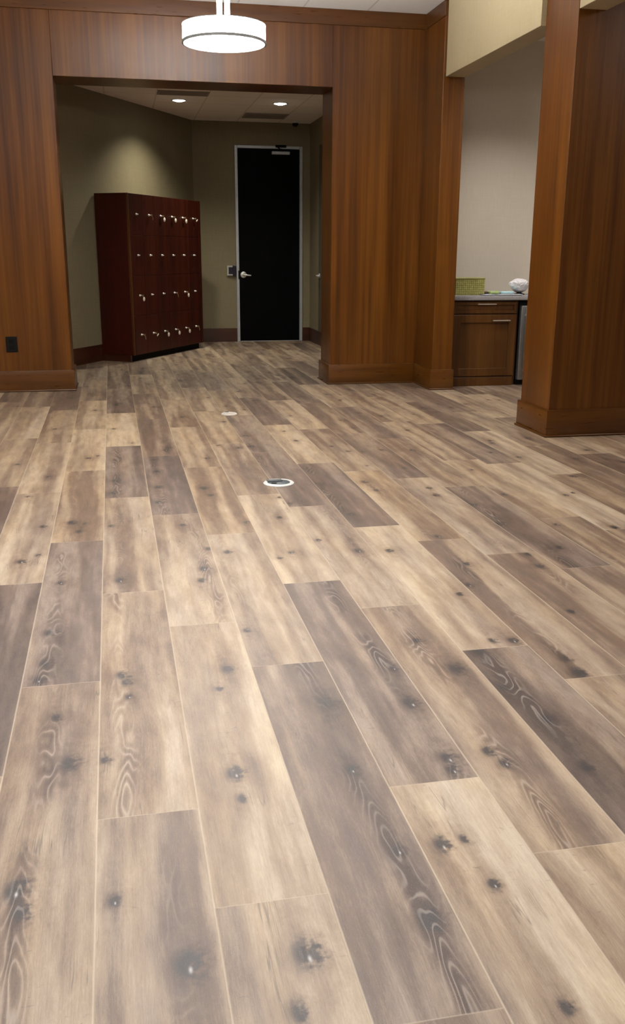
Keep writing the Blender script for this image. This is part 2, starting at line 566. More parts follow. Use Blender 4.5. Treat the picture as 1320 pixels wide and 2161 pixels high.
# ------------------------------------------------------------------ the floor: one mesh of planks
PW, OX, SLOPE = 0.2403, 0.136, -0.0080839
JOINTS = {
    -5: [4.25, 5.70, 7.12, 8.55],
    -4: [3.88, 5.35, 6.80, 8.25],
    -3: [0.72, 2.20, 3.67, 5.17, 6.60, 8.02],
    -2: [1.24, 2.71, 4.21, 5.68, 7.09, 8.51],
    -1: [0.48, 1.96, 3.49, 4.98, 6.40, 7.79],
    0: [0.15, 1.60, 3.11, 4.59, 6.03, 7.45, 8.87],
    1: [1.24, 2.72, 4.20, 5.65, 7.05, 8.44],
    2: [0.50, 1.96, 3.47, 4.91, 6.35, 7.76],
    3: [0.17, 1.64, 3.15, 4.62, 6.03, 7.51],
    4: [1.25, 2.71, 4.19, 5.63, 7.02, 8.45],
    5: [0.98, 2.44, 3.92, 5.37, 6.80],
    6: [0.75, 2.20, 3.67, 5.13, 6.58],
    7: [0.50, 1.97, 3.43, 4.88, 6.33],
    8: [1.25, 2.71, 4.17, 5.55, 7.00],
    9: [2.47, 3.92, 5.41, 6.86],
    10: [3.60, 5.06, 6.49],
    11: [3.0, 4.45, 5.9, 7.35],
}
# (tone, warmth, cathedral strength) of each plank from the first joint on
TONES = {
    -5: [(0.35, 0.3, 0), (0.5, 0.5, 0), (0.6, 0.6, 0), (0.4, 0.5, 0)],
    -4: [(0.22, 0.35, 0.5), (0.5, 0.6, 0), (0.72, 0.6, 0), (0.4, 0.5, 0)],
    -3: [(0.42, 0.3, 0.6), (0.22, 0.05, 0.6), (0.74, 0.45, 0), (0.62, 0.6, 0), (0.38, 0.7, 0), (0.28, 0.5, 0)],
    -2: [(0.55, 0.45, 0.9), (0.23, 0.05, 0.9), (0.42, 0.8, 0.2), (0.72, 0.7, 0), (0.66, 0.7, 0), (0.45, 0.5, 0)],
    -1: [(0.46, 0.4, 0.4), (0.60, 0.5, 0.9), (0.50, 0.5, 0.3), (0.18, 0.15, 0.8), (0.80, 0.75, 0), (0.26, 0.35, 0)],
    0: [(0.58, 0.5, 0.2), (0.76, 0.5, 0.1), (0.58, 0.45, 0.8), (0.20, 0.1, 0.6), (0.26, 0.5, 0.3), (0.36, 0.6, 0), (0.6, 0.6, 0)],
    1: [(0.36, 0.25, 1.0), (0.64, 0.4, 0.3), (0.48, 0.85, 0.2), (0.48, 0.7, 0.3), (0.42, 0.7, 0), (0.62, 0.6, 0)],
    2: [(0.78, 0.5, 0.2), (0.34, 0.15, 1.0), (0.80, 0.55, 0), (0.44, 0.45, 0.4), (0.46, 0.7, 0), (0.62, 0.6, 0)],
    3: [(0.70, 0.65, 0.3), (0.50, 0.5, 0.9), (0.55, 0.35, 0.3), (0.22, 0.2, 0.6), (0.26, 0.2, 0.4), (0.55, 0.6, 0)],
    4: [(0.17, 0.2, 1.0), (0.78, 0.5, 0.1), (0.22, 0.25, 0.8), (0.68, 0.6, 0), (0.17, 0.3, 0), (0.5, 0.5, 0)],
    5: [(0.42, 0.6, 0.4), (0.40, 0.5, 0.6), (0.50, 0.85, 0.3), (0.46, 0.5, 0.2), (0.62, 0.6, 0)],
    6: [(0.55, 0.5, 0), (0.36, 0.6, 0.5), (0.54, 0.4, 0.4), (0.22, 0.35, 0.4), (0.35, 0.5, 0)],
    7: [(0.45, 0.5, 0), (0.34, 0.5, 0.4), (0.18, 0.3, 0.8), (0.46, 0.6, 0), (0.24, 0.3, 0)],
    8: [(0.5, 0.6, 0), (0.42, 0.7, 0.4), (0.56, 0.75, 0), (0.46, 0.6, 0), (0.52, 0.6, 0)],
    9: [(0.32, 0.6, 0.4), (0.74, 0.5, 0), (0.20, 0.35, 0), (0.5, 0.6, 0)],
    10: [(0.38, 0.7, 0.3), (0.76, 0.5, 0), (0.26, 0.4, 0)],
    11: [(0.6, 0.5, 0), (0.42, 0.6, 0), (0.55, 0.5, 0), (0.3, 0.4, 0)],
}
KNOTS = [
(0.068,1.456,1.7),(-0.067,1.663,0.8),(-0.027,2.686,1.0),(-0.037,2.739,1.2),(-0.088,2.230,0.8),(-0.019,2.586,0.7),
(-0.035,3.636,1.2),(-0.069,4.440,0.8),(-0.037,5.970,0.9),(-0.046,5.381,1.2),(-0.055,5.099,1.0),(-0.048,7.078,0.9),
(0.082,6.499,0.6),(-0.182,2.229,1.4),(-0.244,2.630,0.8),(-0.228,2.492,0.9),(-0.273,1.737,1.5),(-0.255,1.667,1.2),
(-0.284,3.135,1.3),(-0.282,2.876,1.1),(-0.297,2.752,1.0),(-0.272,3.653,0.8),(-0.265,4.536,1.2),(-0.219,4.371,1.0),
(-0.213,6.046,1.0),(-0.153,6.109,0.7),(-0.196,4.506,0.6),(-0.454,3.961,1.2),(-0.399,4.494,0.8),(-0.389,4.035,0.7),
(-0.516,5.101,0.8),(-0.435,5.562,0.9),(-0.650,5.941,0.9),(-0.668,8.209,0.8),(0.294,1.440,1.7),(0.255,1.302,1.0),
(0.298,2.720,1.1),(0.255,2.587,0.6),(0.241,2.099,1.3),(0.248,2.249,0.6),(0.244,1.982,0.7),(0.245,1.951,0.6),
(0.317,3.719,1.2),(0.293,3.573,1.0),(0.364,3.989,0.9),(0.276,4.391,0.8),(0.204,5.583,1.0),(0.196,5.185,1.3),
(0.182,4.848,1.1),(0.205,5.926,0.7),(0.325,6.288,1.0),(0.298,6.212,1.0),(0.560,2.435,1.3),(0.449,1.974,0.7),
(0.543,2.056,0.9),(0.555,1.483,1.4),(0.562,1.709,0.9),(0.402,3.024,0.7),(0.443,3.925,1.1),(0.451,5.115,1.2),
(0.474,4.947,0.9),(0.598,4.381,0.8),(0.549,5.906,1.0),(0.506,7.514,0.9),(0.666,1.710,1.1),(0.729,1.559,0.8),
(0.725,1.721,0.7),(0.726,1.220,0.8),(0.809,2.381,1.4),(0.828,2.623,0.8),(0.810,2.063,1.3),(0.802,2.005,1.1),
(0.804,3.130,0.8),(0.772,4.436,0.8),(0.725,3.864,0.9),(0.659,3.795,0.6),(0.801,6.201,1.0),(0.665,6.309,0.7),
(1.025,2.578,1.4),(0.973,2.820,0.9),(0.930,2.076,1.1),(0.950,2.011,1.0),(0.921,1.849,0.9),(0.884,4.022,0.7),
(0.841,4.826,0.8),(0.875,4.698,0.7),(0.902,6.618,1.0),(0.888,6.235,1.1),(1.222,8.284,0.9),(1.167,2.209,1.2),
(1.150,2.693,1.3),(1.125,2.427,1.0),(1.154,1.947,1.0),(1.168,3.807,1.2),(1.030,3.834,1.2),(1.282,3.221,0.8),
(1.303,2.756,1.0),(1.233,2.769,0.8),(1.105,5.084,1.0),(1.144,4.428,0.8),(1.217,6.751,0.8),(1.236,6.377,0.9),
(1.406,2.475,1.4),(1.416,2.583,0.9),(1.357,3.311,0.9),(1.407,3.522,0.8),(1.398,5.088,1.1),(1.412,4.880,1.0),
(1.708,4.716,1.1),(1.722,4.878,0.9),(1.746,3.476,1.1),(1.766,3.638,0.9),(1.631,2.970,0.9),(1.459,3.973,1.0),
(1.956,5.909,0.9),(1.824,4.124,1.0),(1.842,4.487,0.9),(2.428,4.582,0.9),(2.492,4.623,0.7),(2.368,3.954,1.1),
(2.617,6.126,0.9),(2.600,6.041,0.9),(2.926,6.159,0.9),(2.584,5.562,0.9),(2.684,4.996,1.1),(3.148,5.691,1.0),
(2.150,6.622,0.9),(2.131,7.272,0.9),(1.950,3.708,0.9),(1.445,3.566,1.0)
]


def build_floor(x_lo, x_hi, y_lo, y_hi):
    verts, faces = [], []
    data = {k: [] for k in ('tone', 'cath', 'knot0', 'knot1', 'knot2', 'knot3')}
    pw, pl, uvs = [], [], []
    rr = random.Random(21)
    k0 = int(math.floor((x_lo - OX) / PW)) - 1
    k1 = int(math.ceil((x_hi - OX) / PW)) + 1
    for k in range(k0, k1):
        js = list(JOINTS.get(k, []))
        tn = list(TONES.get(k, []))
        if not js:
            js = [rr.uniform(2.0, 3.45)]
        tones = {}
        for i, t in enumerate(tn):
            tones[round(js[i], 3)] = t
        while js[-1] < y_hi:
            js.append(js[-1] + 1.45)
        while js[0] > y_lo:
            js.insert(0, js[0] - 1.47)
        for a, b in zip(js[:-1], js[1:]):
            t = tones.get(round(a, 3))
            if t is None:
                t = (rr.choice((0.2, 0.28, 0.38, 0.45, 0.52, 0.6, 0.72)), rr.uniform(0.25, 0.7), rr.choice((0, 0.3, 0.7)))
            xl, xr = OX + k * PW, OX + (k + 1) * PW
            base = len(verts)
            for (xx, yy) in ((xl, a), (xr, a), (xr, b), (xl, b)):
                verts.append((xx + SLOPE * (yy - 0.5), yy, 0.0))
            faces.append((base, base + 1, base + 2, base + 3))
            L = b - a
            uvs.extend([(0, 0, 0), (PW, 0, 0), (PW, L, 0), (0, L, 0)])
            ks = [(x - xl, y - a, s * 1.15) for (x, y, s) in KNOTS if xl <= x < xr and a <= y < b]
            ks.sort(key=lambda q: -q[2])
            if not ks:
                for _ in range(rr.choice((1, 2, 2, 3))):
                    ks.append((rr.uniform(0.03, PW - 0.03), rr.uniform(0.1, L - 0.1), rr.uniform(0.6, 1.1)))
            axis = ks[0][0] if ks else PW * rr.uniform(0.25, 0.75)
            if t[2] > 0.5 and len(ks) > 1:
                axis = sum(q[0] for q in ks[:3]) / len(ks[:3])
            ks = (ks + [(0, 0, 0)] * 4)[:4]
            data['tone'].append((t[0], t[1], rr.random()))
            data['cath'].append((axis, t[2], rr.uniform(0, 6.28)))
            for i in range(4):
                data['knot%d' % i].append(ks[i])
            pw.append(PW)
            pl.append(L)
    me = bpy.data.meshes.new('floor')
    me.from_pydata(verts, [], faces)
    for nm, vals in data.items():
        at = me.attributes.new(nm, 'FLOAT_VECTOR', 'FACE')
        at.data.foreach_set('vector', [c for v in vals for c in v])
    for nm, vals in (('plank_w', pw), ('plank_l', pl)):
        at = me.attributes.new(nm, 'FLOAT', 'FACE')
        at.data.foreach_set('value', vals)
    at = me.attributes.new('plank_uv', 'FLOAT_VECTOR', 'CORNER')
    at.data.foreach_set('vector', [c for v in uvs for c in v])
    me.materials.append(M['planks'])
    o = bpy.data.objects.new('floor', me)
    COL.objects.link(o)
    return structure(o)


build_floor(-4.5, 6.5, -4.0, 14.3)

# ------------------------------------------------------------------ room shell
Y1, Y1B = 9.215, 9.665          # timber-clad wall with the wide opening
XL, XR, XC = -0.494, 2.073, 2.98
ZL, ZT, ZC = 2.815, 3.349, 3.482
YR, XE = 8.657, 3.185           # pilaster beside the opening
ZH = 2.85

w = MB()
w.box(-4.5, XL, Y1, Y1B, 0, ZT, 0.003)
w.box(XR, XE, Y1, Y1B, 0, ZT, 0.003)
w.box(XL, XR, Y1, Y1B, ZL, ZT, 0.003)
structure(w.build('wall_back', M['veneer']))

w = MB()
w.box(XC, XE, YR, Y1, 0, ZT, 0.003)
structure(w.build('wall_pilaster', M['veneer']))

w = MB()
w.box(-4.5, XC, Y1 - 0.006, Y1B, ZT, ZC, 0.003)
w.box(XC - 0.006, XE, YR, Y1 - 0.006, ZT, ZC, 0.003)
structure(w.build('trim_1', M['veneer_flat_x']))

# square pillar
w = MB()
w.box(3.04, 3.95, 6.183, 6.677, 0, ZC, 0.003)
structure(w.build('wall_pillar', M['veneer']))


def skirting(name, segs, mat, h=0.2, shoe_mat=None, t=0.02):
    """segs: (x0, x1, y0, y1) footprints of the boards, standing on the floor, with a quarter-round shoe"""
    b = MB()
    for (x0, x1, y0, y1) in segs:
        b.box(x0, x1, y0, y1, 0, h, 0.004, 2)
    for (x0, x1, y0, y1) in segs:
        b.box(x0 - 0.012, x1 + 0.012, y0 - 0.012, y1 + 0.012, 0, 0.016, 0.007, 3)
    return structure(b.build(name, mat, smooth=40))


skirting('baseboard_back_left', [(-4.5, XL + 0.02, Y1 - 0.02, Y1B + 0.02)], M['veneer_flat_x'])
skirting('baseboard_back_right', [(XR - 0.02, XC, Y1 - 0.02, Y1B + 0.02)], M['veneer_flat_x'])
skirting('baseboard_pilaster', [(XC - 0.02, XE + 0.015, YR - 0.02, Y1)], M['veneer_flat_x'])
skirting('baseboard_pillar', [(3.02, 3.97, 6.163, 6.697)], M['veneer_flat_x'])

# painted headers that run from the pilaster to the pillar and on towards the viewer
w = MB()
w.box(3.002, 3.185, 6.677, YR, ZH, ZC, 0.002)
structure(w.build('wall_header', M['wall_header']))
w = MB()
w.box(3.045, 3.24, -4.0, 6.183, ZH, ZC, 0.002)
structure(w.build('wall_header_side', M['wall_header']))

# ceilings
w = MB()
w.box(-4.5, 3.1, -4.0, Y1, ZC, ZC + 0.1)
structure(w.build('ceiling', M['ceiling']))
w = MB()
w.box(3.1, 6.5, -4.0, 9.6, 3.37, 3.582)
structure(w.build('ceiling_alcove', M['ceiling']))
w = MB()
w.box(-2.2, 3.2, Y1B, 14.3, 3.112, 3.2)
structure(w.build('ceiling_corridor', M['ceiling_corridor']))

# outer walls (mostly behind the viewer)
for nm, bx in (('wall_left', (-4.6, -4.5, -4.1, 9.3)), ('wall_rear', (-4.5, 6.5, -4.1, -4.0)), ('wall_right', (6.5, 6.6, -4.1, 9.6))):
    w = MB()
    w.box(*bx, 0, 3.6)
    structure(w.build(nm, M['paint']))
# alcove back wall and its short side
w = MB()
w.box(XE, 6.5, 9.5, 9.62, 0, 3.4)
structure(w.build('wall_alcove', M['wall_alcove']))

# corridor beyond the opening: angled wall on one side, end wall with the door
CT = Vector((0.516, 0.857))
CN = Vector((0.857, -0.516))
CO = Vector((-0.36, 11.628))


def cpt(s, d):
    q = CO + CT * s + CN * d
    return (q.x, q.y)


YB, XB = 14.08, 2.838
w = MB()
w.prism([cpt(-2.4, 0), cpt(2.861, 0), cpt(2.861, -0.12), cpt(-2.4, -0.12)], 0, 3.112)
structure(w.build('wall_corridor_left', M['wall_olive']))
w = MB()
DX0, DX1, DZ = 1.717, 2.722, 2.797
w.box(0.9, DX0, YB, YB + 0.12, 0, 3.112)
w.box(DX1, XB + 0.12, YB, YB + 0.12, 0, 3.112)
w.box(DX0, DX1, YB, YB + 0.12, DZ, 3.112)
structure(w.build('wall_corridor_end', M['wall_olive']))
w = MB()
w.box(XB, XB + 0.12, Y1B, YB, 0, 3.112)
structure(w.build('wall_corridor_right', M['wall_olive']))
w = MB()
w.prism([cpt(-2.4, 0), cpt(2.84, 0), cpt(2.84, 0.016), cpt(-2.4, 0.016)], 0, 0.2)
structure(w.build('baseboard_corridor_left', M['dark_base']))
w = MB()
w.box(1.125, DX0, YB - 0.016, YB, 0, 0.2, 0.003)
w.box(DX1, XB, YB - 0.016, YB, 0, 0.2, 0.003)
structure(w.build('baseboard_corridor_end', M['dark_base']))
w = MB()
w.box(XB - 0.016, XB, Y1B + 0.04, YB - 0.016, 0, 0.2, 0.003)
structure(w.build('baseboard_corridor_right', M['dark_base']))

# ------------------------------------------------------------------ corridor door
door = bpy.data.objects.new('door_1', None)
COL.objects.link(door)
door.location = (DX0, YB, 0)
structure(door)
FW = 0.045
b = MB()
b.box(0, FW, -0.022, 0.12, 0, DZ, 0.004)
b.box(DX1 - DX0 - FW, DX1 - DX0, -0.022, 0.12, 0, DZ, 0.004)
b.box(FW, DX1 - DX0 - FW, -0.022, 0.12, DZ - 0.04, DZ, 0.004)
b.build('door_frame', M['aluminium'], door)
b = MB()
b.box(FW + 0.004, DX1 - DX0 - FW - 0.004, 0.0, 0.045, 0.008, DZ - 0.043, 0.003)
leaf = b.build('door_leaf', M['black_door'], door)
b = MB()
b.box(FW, DX1 - DX0 - FW, -0.01, 0.10, 0, 0.007, 0.002)
b.build('threshold', M['aluminium'], door)
# lever handle
b = MB()
rot = Matrix.Translation((0.108, 0.0, 0.985)) @ Matrix.Rotation(math.pi / 2, 4, 'X')
b.lathe([(0, 0), (0.046, 0), (0.046, 0.008), (0.040, 0.013), (0.018, 0.016), (0.014, 0.05), (0, 0.05)], 32, rot)
b.tube([(0.108, -0.045, 0.985), (0.135, -0.052, 0.984), (0.17, -0.053, 0.978), (0.215, -0.05, 0.974)], [0.014, 0.013, 0.012, 0.009], 14)
b.build('lever_handle', M['chrome'], door, smooth=50)
b = MB()
b.box(FW - 0.016, FW + 0.001, -0.024, -0.018, 0.92, 1.045, 0.001)
b.build('strike_plate', M['black'], door)
b = MB()
b.box(0.545, 0.81, -0.055, 0.0, 2.678, 2.722, 0.006, 2)
cl = b.build('door_closer', M['aluminium'], door)
b = MB()
b.tube([(0.675, -0.035, 2.722), (0.675, -0.04, 2.745), (0.63, -0.12, 2.76), (0.60, -0.19, 2.768), (0.70, -0.06, 2.80)], 0.009, 8)
b.box(0.60, 0.76, -0.04, -0.022, 2.775, 2.81, 0.003)
b.build('closer_arm', M['black'], door)

# second door on the corridor's side wall, only its lever shows past the jamb
d2 = bpy.data.objects.new('door_2', None)
COL.objects.link(d2)
d2.location = (XB, 12.45, 0)
structure(d2)
b = MB()
b.box(-0.012, 0.0, 0, 0.93, 0.008, 2.75, 0.002)
b.build('door_leaf', M['side_door'], d2)
b = MB()
b.lathe([(0, 0), (0.034, 0), (0.034, 0.009), (0.014, 0.013), (0.012, 0.05), (0, 0.05)], 24, Matrix.Translation((-0.012, 0.86, 0.987)) @ Matrix.Rotation(-math.pi / 2, 4, 'Y'))
b.tube([(-0.055, 0.86, 0.987), (-0.06, 0.82, 0.986), (-0.058, 0.75, 0.98)], [0.012, 0.011, 0.008], 10)
b.build('lever_handle', M['chrome'], d2, smooth=50)

# card reader beside the door
t = thing('card_reader', 'small card reader with silver back box and black face beside the black door', 'card reader', (1.66, YB, 1.045))
b = MB()
b.box(-0.085, 0.01, -0.030, 0.0, -0.075, 0.07, 0.006, 2)
b.build('back_box', M['grey_plastic'], t)
b = MB()
b.box(-0.06, 0.012, -0.034, -0.030, -0.05, 0.045, 0.002)
b.box(0.004, 0.016, -0.030, -0.002, -0.05, 0.045, 0.002)
b.build('dark_inset', M['reader_dark'], t)
for cz in (0.059, -0.063):
    b = MB()
    b.box(-0.070, 0.0, -0.042, -0.030, cz - 0.007, cz + 0.007, 0.003)
    b.build('chrome_clip', M['chrome'], t)
b = MB()
b.box(0.0, 0.05, -0.055, 0.0, -0.08, 0.075, 0.006, 2)
b.build('reader_face', M['reader_dark'], t)

# security camera on the corridor ceiling
t = thing('security_camera', 'small white dome security camera on the corridor ceiling above the black door', 'camera', (2.575, 13.86, 3.112))
b = MB()
b.lathe([(0, 0), (0.058, 0), (0.058, -0.022), (0.05, -0.028), (0, -0.028)], 32)
b.build('camera_base', M['white'], t, smooth=40)
b = MB()
b.lathe([(0.044, -0.028), (0.043, -0.045), (0.033, -0.064), (0.016, -0.073), (0, -0.075)], 32)
b.build('dome', M['black'], t, smooth=60)


def downlight(loc, lens_mat, label, energy, col, spot):
    t = thing('recessed_downlight', label, 'ceiling light', loc, 0, 'corridor downlights')
    b = MB()
    b.lathe([(0.098, 0.0), (0.098, -0.006), (0.080, -0.008), (0.076, 0.0)], 40, close=True)
    b.build('trim_ring', M['white'], t, smooth=40)
    b = MB()
    b.lathe([(0, -0.022), (0.030, -0.020), (0.055, -0.013), (0.077, -0.0015)], 40)
    b.build('lens', lens_mat, t)
    l = lamp('downlight_beam', 'SPOT', (loc[0], loc[1], loc[2] - 0.03), energy, col, 0.06, spot, 1.0)
    return t


downlight((0.832, 12.341, 3.112), M['down_lens_cool'], 'dim recessed downlight in the corridor ceiling near the locker bank', 200, (1.0, 0.95, 0.78), math.radians(128))
downlight((2.095, 12.309, 3.112), M['down_lens_warm'], 'bright recessed downlight in the corridor ceiling in front of the black door', 135, (1.0, 0.94, 0.82), math.radians(128))


def vent(x0, x1, y0, y1, z, label):
    cx, cy = (x0 + x1) / 2, (y0 + y1) / 2
    hx, hy = (x1 - x0) / 2, (y1 - y0) / 2
    t = thing('air_vent', label, 'vent', (cx, cy, z), 0, 'corridor ceiling vents')
    b = MB()
    b.box(-hx + 0.02, hx - 0.02, -hy + 0.02, hy - 0.02, -0.002, 0.0)
    b.build('backing', M['vent_slot'], t)
    b = MB()
    for (a0, a1, c0, c1) in ((-hx, hx, -hy, -hy + 0.03), (-hx, hx, hy - 0.03, hy), (-hx, -hx + 0.03, -hy + 0.03, hy - 0.03), (hx - 0.03, hx, -hy + 0.03, hy - 0.03)):
        b.box(a0, a1, c0, c1, -0.010, 0.0, 0.002)
    b.build('frame', M['vent'], t)
    b = MB()
    n = 9
    for i in range(n):
        yy = -hy + 0.03 + (2 * hy - 0.06) * (i + 0.5) / n
        b.box(-hx + 0.03, hx - 0.03, yy - 0.011, yy + 0.004, -0.008, -0.003, 0.001)
    b.build('louvre', M['vent'], t)
    return t


vent(1.775, 2.37, 13.20, 13.645, 3.112, 'brown louvred ceiling vent close to the black door')
vent(0.545, 1.15, 11.66, 11.94, 3.112, 'ceiling vent nearest the opening, partly cut off by the timber lintel')

# ------------------------------------------------------------------ bank of lockers
ang = math.atan2(CT.y, CT.x)
LS0, LS1, LD, LH = 0.19, 2.10, 0.47, 1.974
lx, ly = cpt(LS0, 0)
bank = thing('locker_bank', 'tall dark red mahogany bank of small lockers standing against the olive corridor wall', 'lockers', (lx, ly, 0), ang)
# local: x along the wall, y = into the wall (front face at y = -LD)
W = LS1 - LS0
b = MB()
b.box(0, W, -LD + 0.022, -0.017, 0.078, LH, 0.002)
b.build('carcass', M['mahogany'], bank)
b = MB()
b.box(0, 0.022, -LD, -LD + 0.022, 0.078, LH, 0.002)
b.build('end_stile', M['cabinet'], bank)
b = MB()
b.box(0.022 + 6 * 0.298 + 0.03, W, -LD, -LD + 0.022, 0.078, LH, 0.002)
b.build('end_stile', M['mahogany'], bank)
b = MB()
b.box(0.03, W - 0.03, -LD + 0.06, -0.02, 0, 0.078)
b.build('toe_kick', M['toe'], bank)
b = MB()
b.box(0.0, 0.03, -LD + 0.06, -0.02, 0, 0.078)
b.build('end_plinth', M['dark_base'], bank)
CW, RH = 0.3, 0.474
b = MB()
b.box(0.0, CW - 0.004, -0.020, 0.0, 0.0, RH - 0.004, 0.0015)
proto = b.build('locker_door', M['mahogany'], bank)
b = MB()
face = Matrix.Translation((CW / 2, -0.020, RH / 2)) @ Matrix.Rotation(math.pi / 2, 4, 'X')
b.lathe([(0, 0), (0.013, 0), (0.013, 0.006), (0.010, 0.010), (0, 0.010)], 20, face)
b.box(CW / 2 - 0.030, CW / 2 + 0.030, -0.036, -0.028, RH / 2 - 0.007, RH / 2 + 0.007, 0.0035, 3)  # pale bar modelled in place of the highlight on each lock
b.build('lock', M['lock_metal'], proto, smooth=50)
doors = []
for r in range(4):
    for c in range(6):
        d = proto if (r == 0 and c == 0) else copy_tree(proto, bank)
        d.location = (0.034 + c * CW - 0.002, -LD + 0.020, 0.080 + r * RH)
        d.children[0].rotation_euler = (0, 0, 0)
        doors.append(d)

# keys with round tags hanging in some of the locks (own things)
ROWN = ['bottom', 'third', 'second', 'top']
COLN = ['first', 'second', 'third', 'fourth', 'fifth', 'sixth']
KEYS = [(3, 1, 0), (3, 2, 1), (3, 3, 1), (3, 4, 1), (3, 5, 2), (1, 0, 1), (1, 3, 0), (1, 4, 1), (0, 0, 0), (0, 1, 2), (0, 2, 1), (0, 3, 1), (0, 4, 1), (0, 5, 0)]
ROWT = {3: 'top row', 1: 'third row', 0: 'bottom row'}
kindtxt = {0: 'thin brown key', 1: 'key with a round pale tag', 2: 'key with a narrow edge-on tag'}
ca, sa = math.cos(ang), math.sin(ang)
for (r, c, kd) in KEYS:
    px = 0.034 + c * CW + CW / 2 - 0.002
    pz = 0.080 + r * RH + RH / 2
    py = -LD - 0.018
    X = lx + ca * px - sa * py
    Y = ly + sa * px + ca * py
    t = thing('locker_key', '%s in the %s lock of the lockers\' %s' % (kindtxt[kd], COLN[c], ROWT[r].replace(' row', '') + ' row'), 'key', (X, Y, pz), ang, 'keys left in the lockers')
    b = MB()
    b.box(-0.0015, 0.0015, -0.026, 0.0, -0.005, 0.004, 0.0006)
    b.box(-0.011, 0.011, -0.030, -0.026, -0.014, 0.010, 0.0015, 2)
    b.build('key', M['brass_key'], t)
    if kd == 1:
        b = MB()
        mt = Matrix.Translation((0.017, -0.029, -0.042)) @ Matrix.Rotation(math.pi / 2, 4, 'X')
        b.lathe([(0, 0), (0.025, 0), (0.027, 0.0015), (0.025, 0.003), (0, 0.003)], 24, mt)
        b.tube([(0, -0.028, -0.010), (0.008, -0.031, -0.018), (0.013, -0.031, -0.026)], 0.0018, 6)
        b.build('key_tag', M['tag'], t, smooth=40)
    elif kd == 2:
        b = MB()
        mt = Matrix.Translation((0.030, -0.029, -0.024)) @ Matrix.Rotation(math.radians(-28), 4, 'Y')
        b.box(-0.024, 0.024, -0.002, 0.002, -0.008, 0.008, 0.0018, 2, mt)
        b.build('key_tag', M['tag'], t)
    else:
        b = MB()
        b.tube([(0, -0.028, -0.010), (0.012, -0.030, -0.022), (0.018, -0.030, -0.040), (0.020, -0.030, -0.056)], [0.003, 0.004, 0.005, 0.004], 8)
        b.build('key_tag', M['brass_key'], t)

# ------------------------------------------------------------------ pendant lamp
PX, PY, PZ0, PZ1, PR = 0.775, 6.8, 2.662, 2.772, 0.279
t = thing('pendant_light', 'glowing white drum pendant lamp on twin stems under the ceiling', 'pendant lamp', (PX, PY, PZ0))
H = PZ1 - PZ0
b = MB()
b.lathe([(PR, 0.004), (PR, H), (PR - 0.004, H), (PR - 0.004, 0.004)], 72, close=True)
b.build('shade', M['shade'], t, smooth=40)
b = MB()
b.lathe([(0, 0.004), (PR - 0.006, 0.004), (PR - 0.006, 0.008), (0, 0.008)], 72)
b.build('diffuser', M['diffuser'], t)
b = MB()
b.lathe([(0, H - 0.012), (PR - 0.008, H - 0.012), (PR - 0.008, H - 0.008), (0, H - 0.008)], 72)
b.build('added_uplight', M['added_uplight'], t)  # added glow facing up at the ceiling
b = MB()
b.lathe([(PR - 0.005, -0.006), (PR + 0.005, -0.006), (PR + 0.005, 0.011), (PR - 0.001, 0.011), (PR - 0.001, 0.003), (PR - 0.005, 0.003)], 72, close=True)
b.build('bottom_ring', M['pendant_metal'], t, smooth=40)
b = MB()
b.lathe([(PR - 0.004, H - 0.002), (PR + 0.003, H - 0.002), (PR + 0.003, H + 0.003), (PR - 0.004, H + 0.003)], 72, close=True)
b.box(-PR, PR, -0.012, 0.012, H - 0.004, H + 0.002)
b.box(-0.012, 0.012, -PR, PR, H - 0.004, H + 0.002)
b.build('top_ring', M['pendant_metal'], t, smooth=40)
for sx in (-0.028, 0.024):
    b = MB()
    b.lathe([(0, H - 0.002), (0.018, H - 0.002), (0.018, ZC - PZ0 - 0.02), (0, ZC - PZ0 - 0.02)], 20, Matrix.Translation((sx, 0, 0)))
    b.build('stem', M['stem'], t, smooth=40)
b = MB()
b.lathe([(0, ZC - PZ0 - 0.022), (0.075, ZC - PZ0 - 0.022), (0.08, ZC - PZ0 - 0.015), (0.08, ZC - PZ0), (0, ZC - PZ0)], 40)
b.build('canopy', M['stem'], t, smooth=40)

# ------------------------------------------------------------------ wall outlet
t = thing('electrical_outlet', 'black electrical outlet plate low on the timber wall above the baseboard', 'outlet', (-1.035, Y1, 0.452))
b = MB()
b.box(-0.052, 0.052, -0.007, 0.0, -0.073, 0.073, 0.004, 2)
b.build('cover_plate', M['black'], t)
for sz in (-0.028, 0.028):
    b = MB()
    b.box(-0.022, 0.022, -0.010, -0.007, sz - 0.018, sz + 0.018, 0.002, 2)
    b.build('socket', M['toe'], t)

# ------------------------------------------------------------------ floor outlets
t = thing('floor_outlet', 'round floor outlet with white ring and dark slate flap lid set in the planks', 'floor outlet', (0.857, 5.15, 0))
b = MB()
b.lathe([(0.067, 0.002), (0.067, 0.007), (0.071, 0.009), (0.085, 0.0075), (0.0905, 0.003), (0.0905, 0.0), (0.067, 0.0)], 56, close=True)
b.build('ring', M['white'], t, smooth=40)
b = MB()
b.lathe([(0, 0.0075), (0.065, 0.0075), (0.067, 0.006), (0.067, 0.0)], 48)
b.build('lid', M['slate'], t, smooth=40)
b = MB()
b.box(-0.062, 0.03, 0.012, 0.052, 0.009, 0.0135, 0.002, 2, Matrix.Rotation(math.radians(8), 4, 'Z'))
b.build('flap', M['slate'], t)
b = MB()
b.box(-0.036, -0.006, -0.048, -0.028, 0.0075, 0.0115, 0.002, 2, Matrix.Rotation(math.radians(-20), 4, 'Z'))
b.build('latch', M['black'], t)
t = thing('floor_outlet', 'flat ivory floor outlet farther along the planks toward the corridor opening', 'floor outlet', (0.845, 7.585, 0))
b = MB()
b.lathe([(0.046, 0.002), (0.050, 0.008), (0.060, 0.009), (0.066, 0.003), (0.066, 0.0), (0.046, 0.0)], 48, close=True)
b.build('ring', M['white'], t, smooth=40)
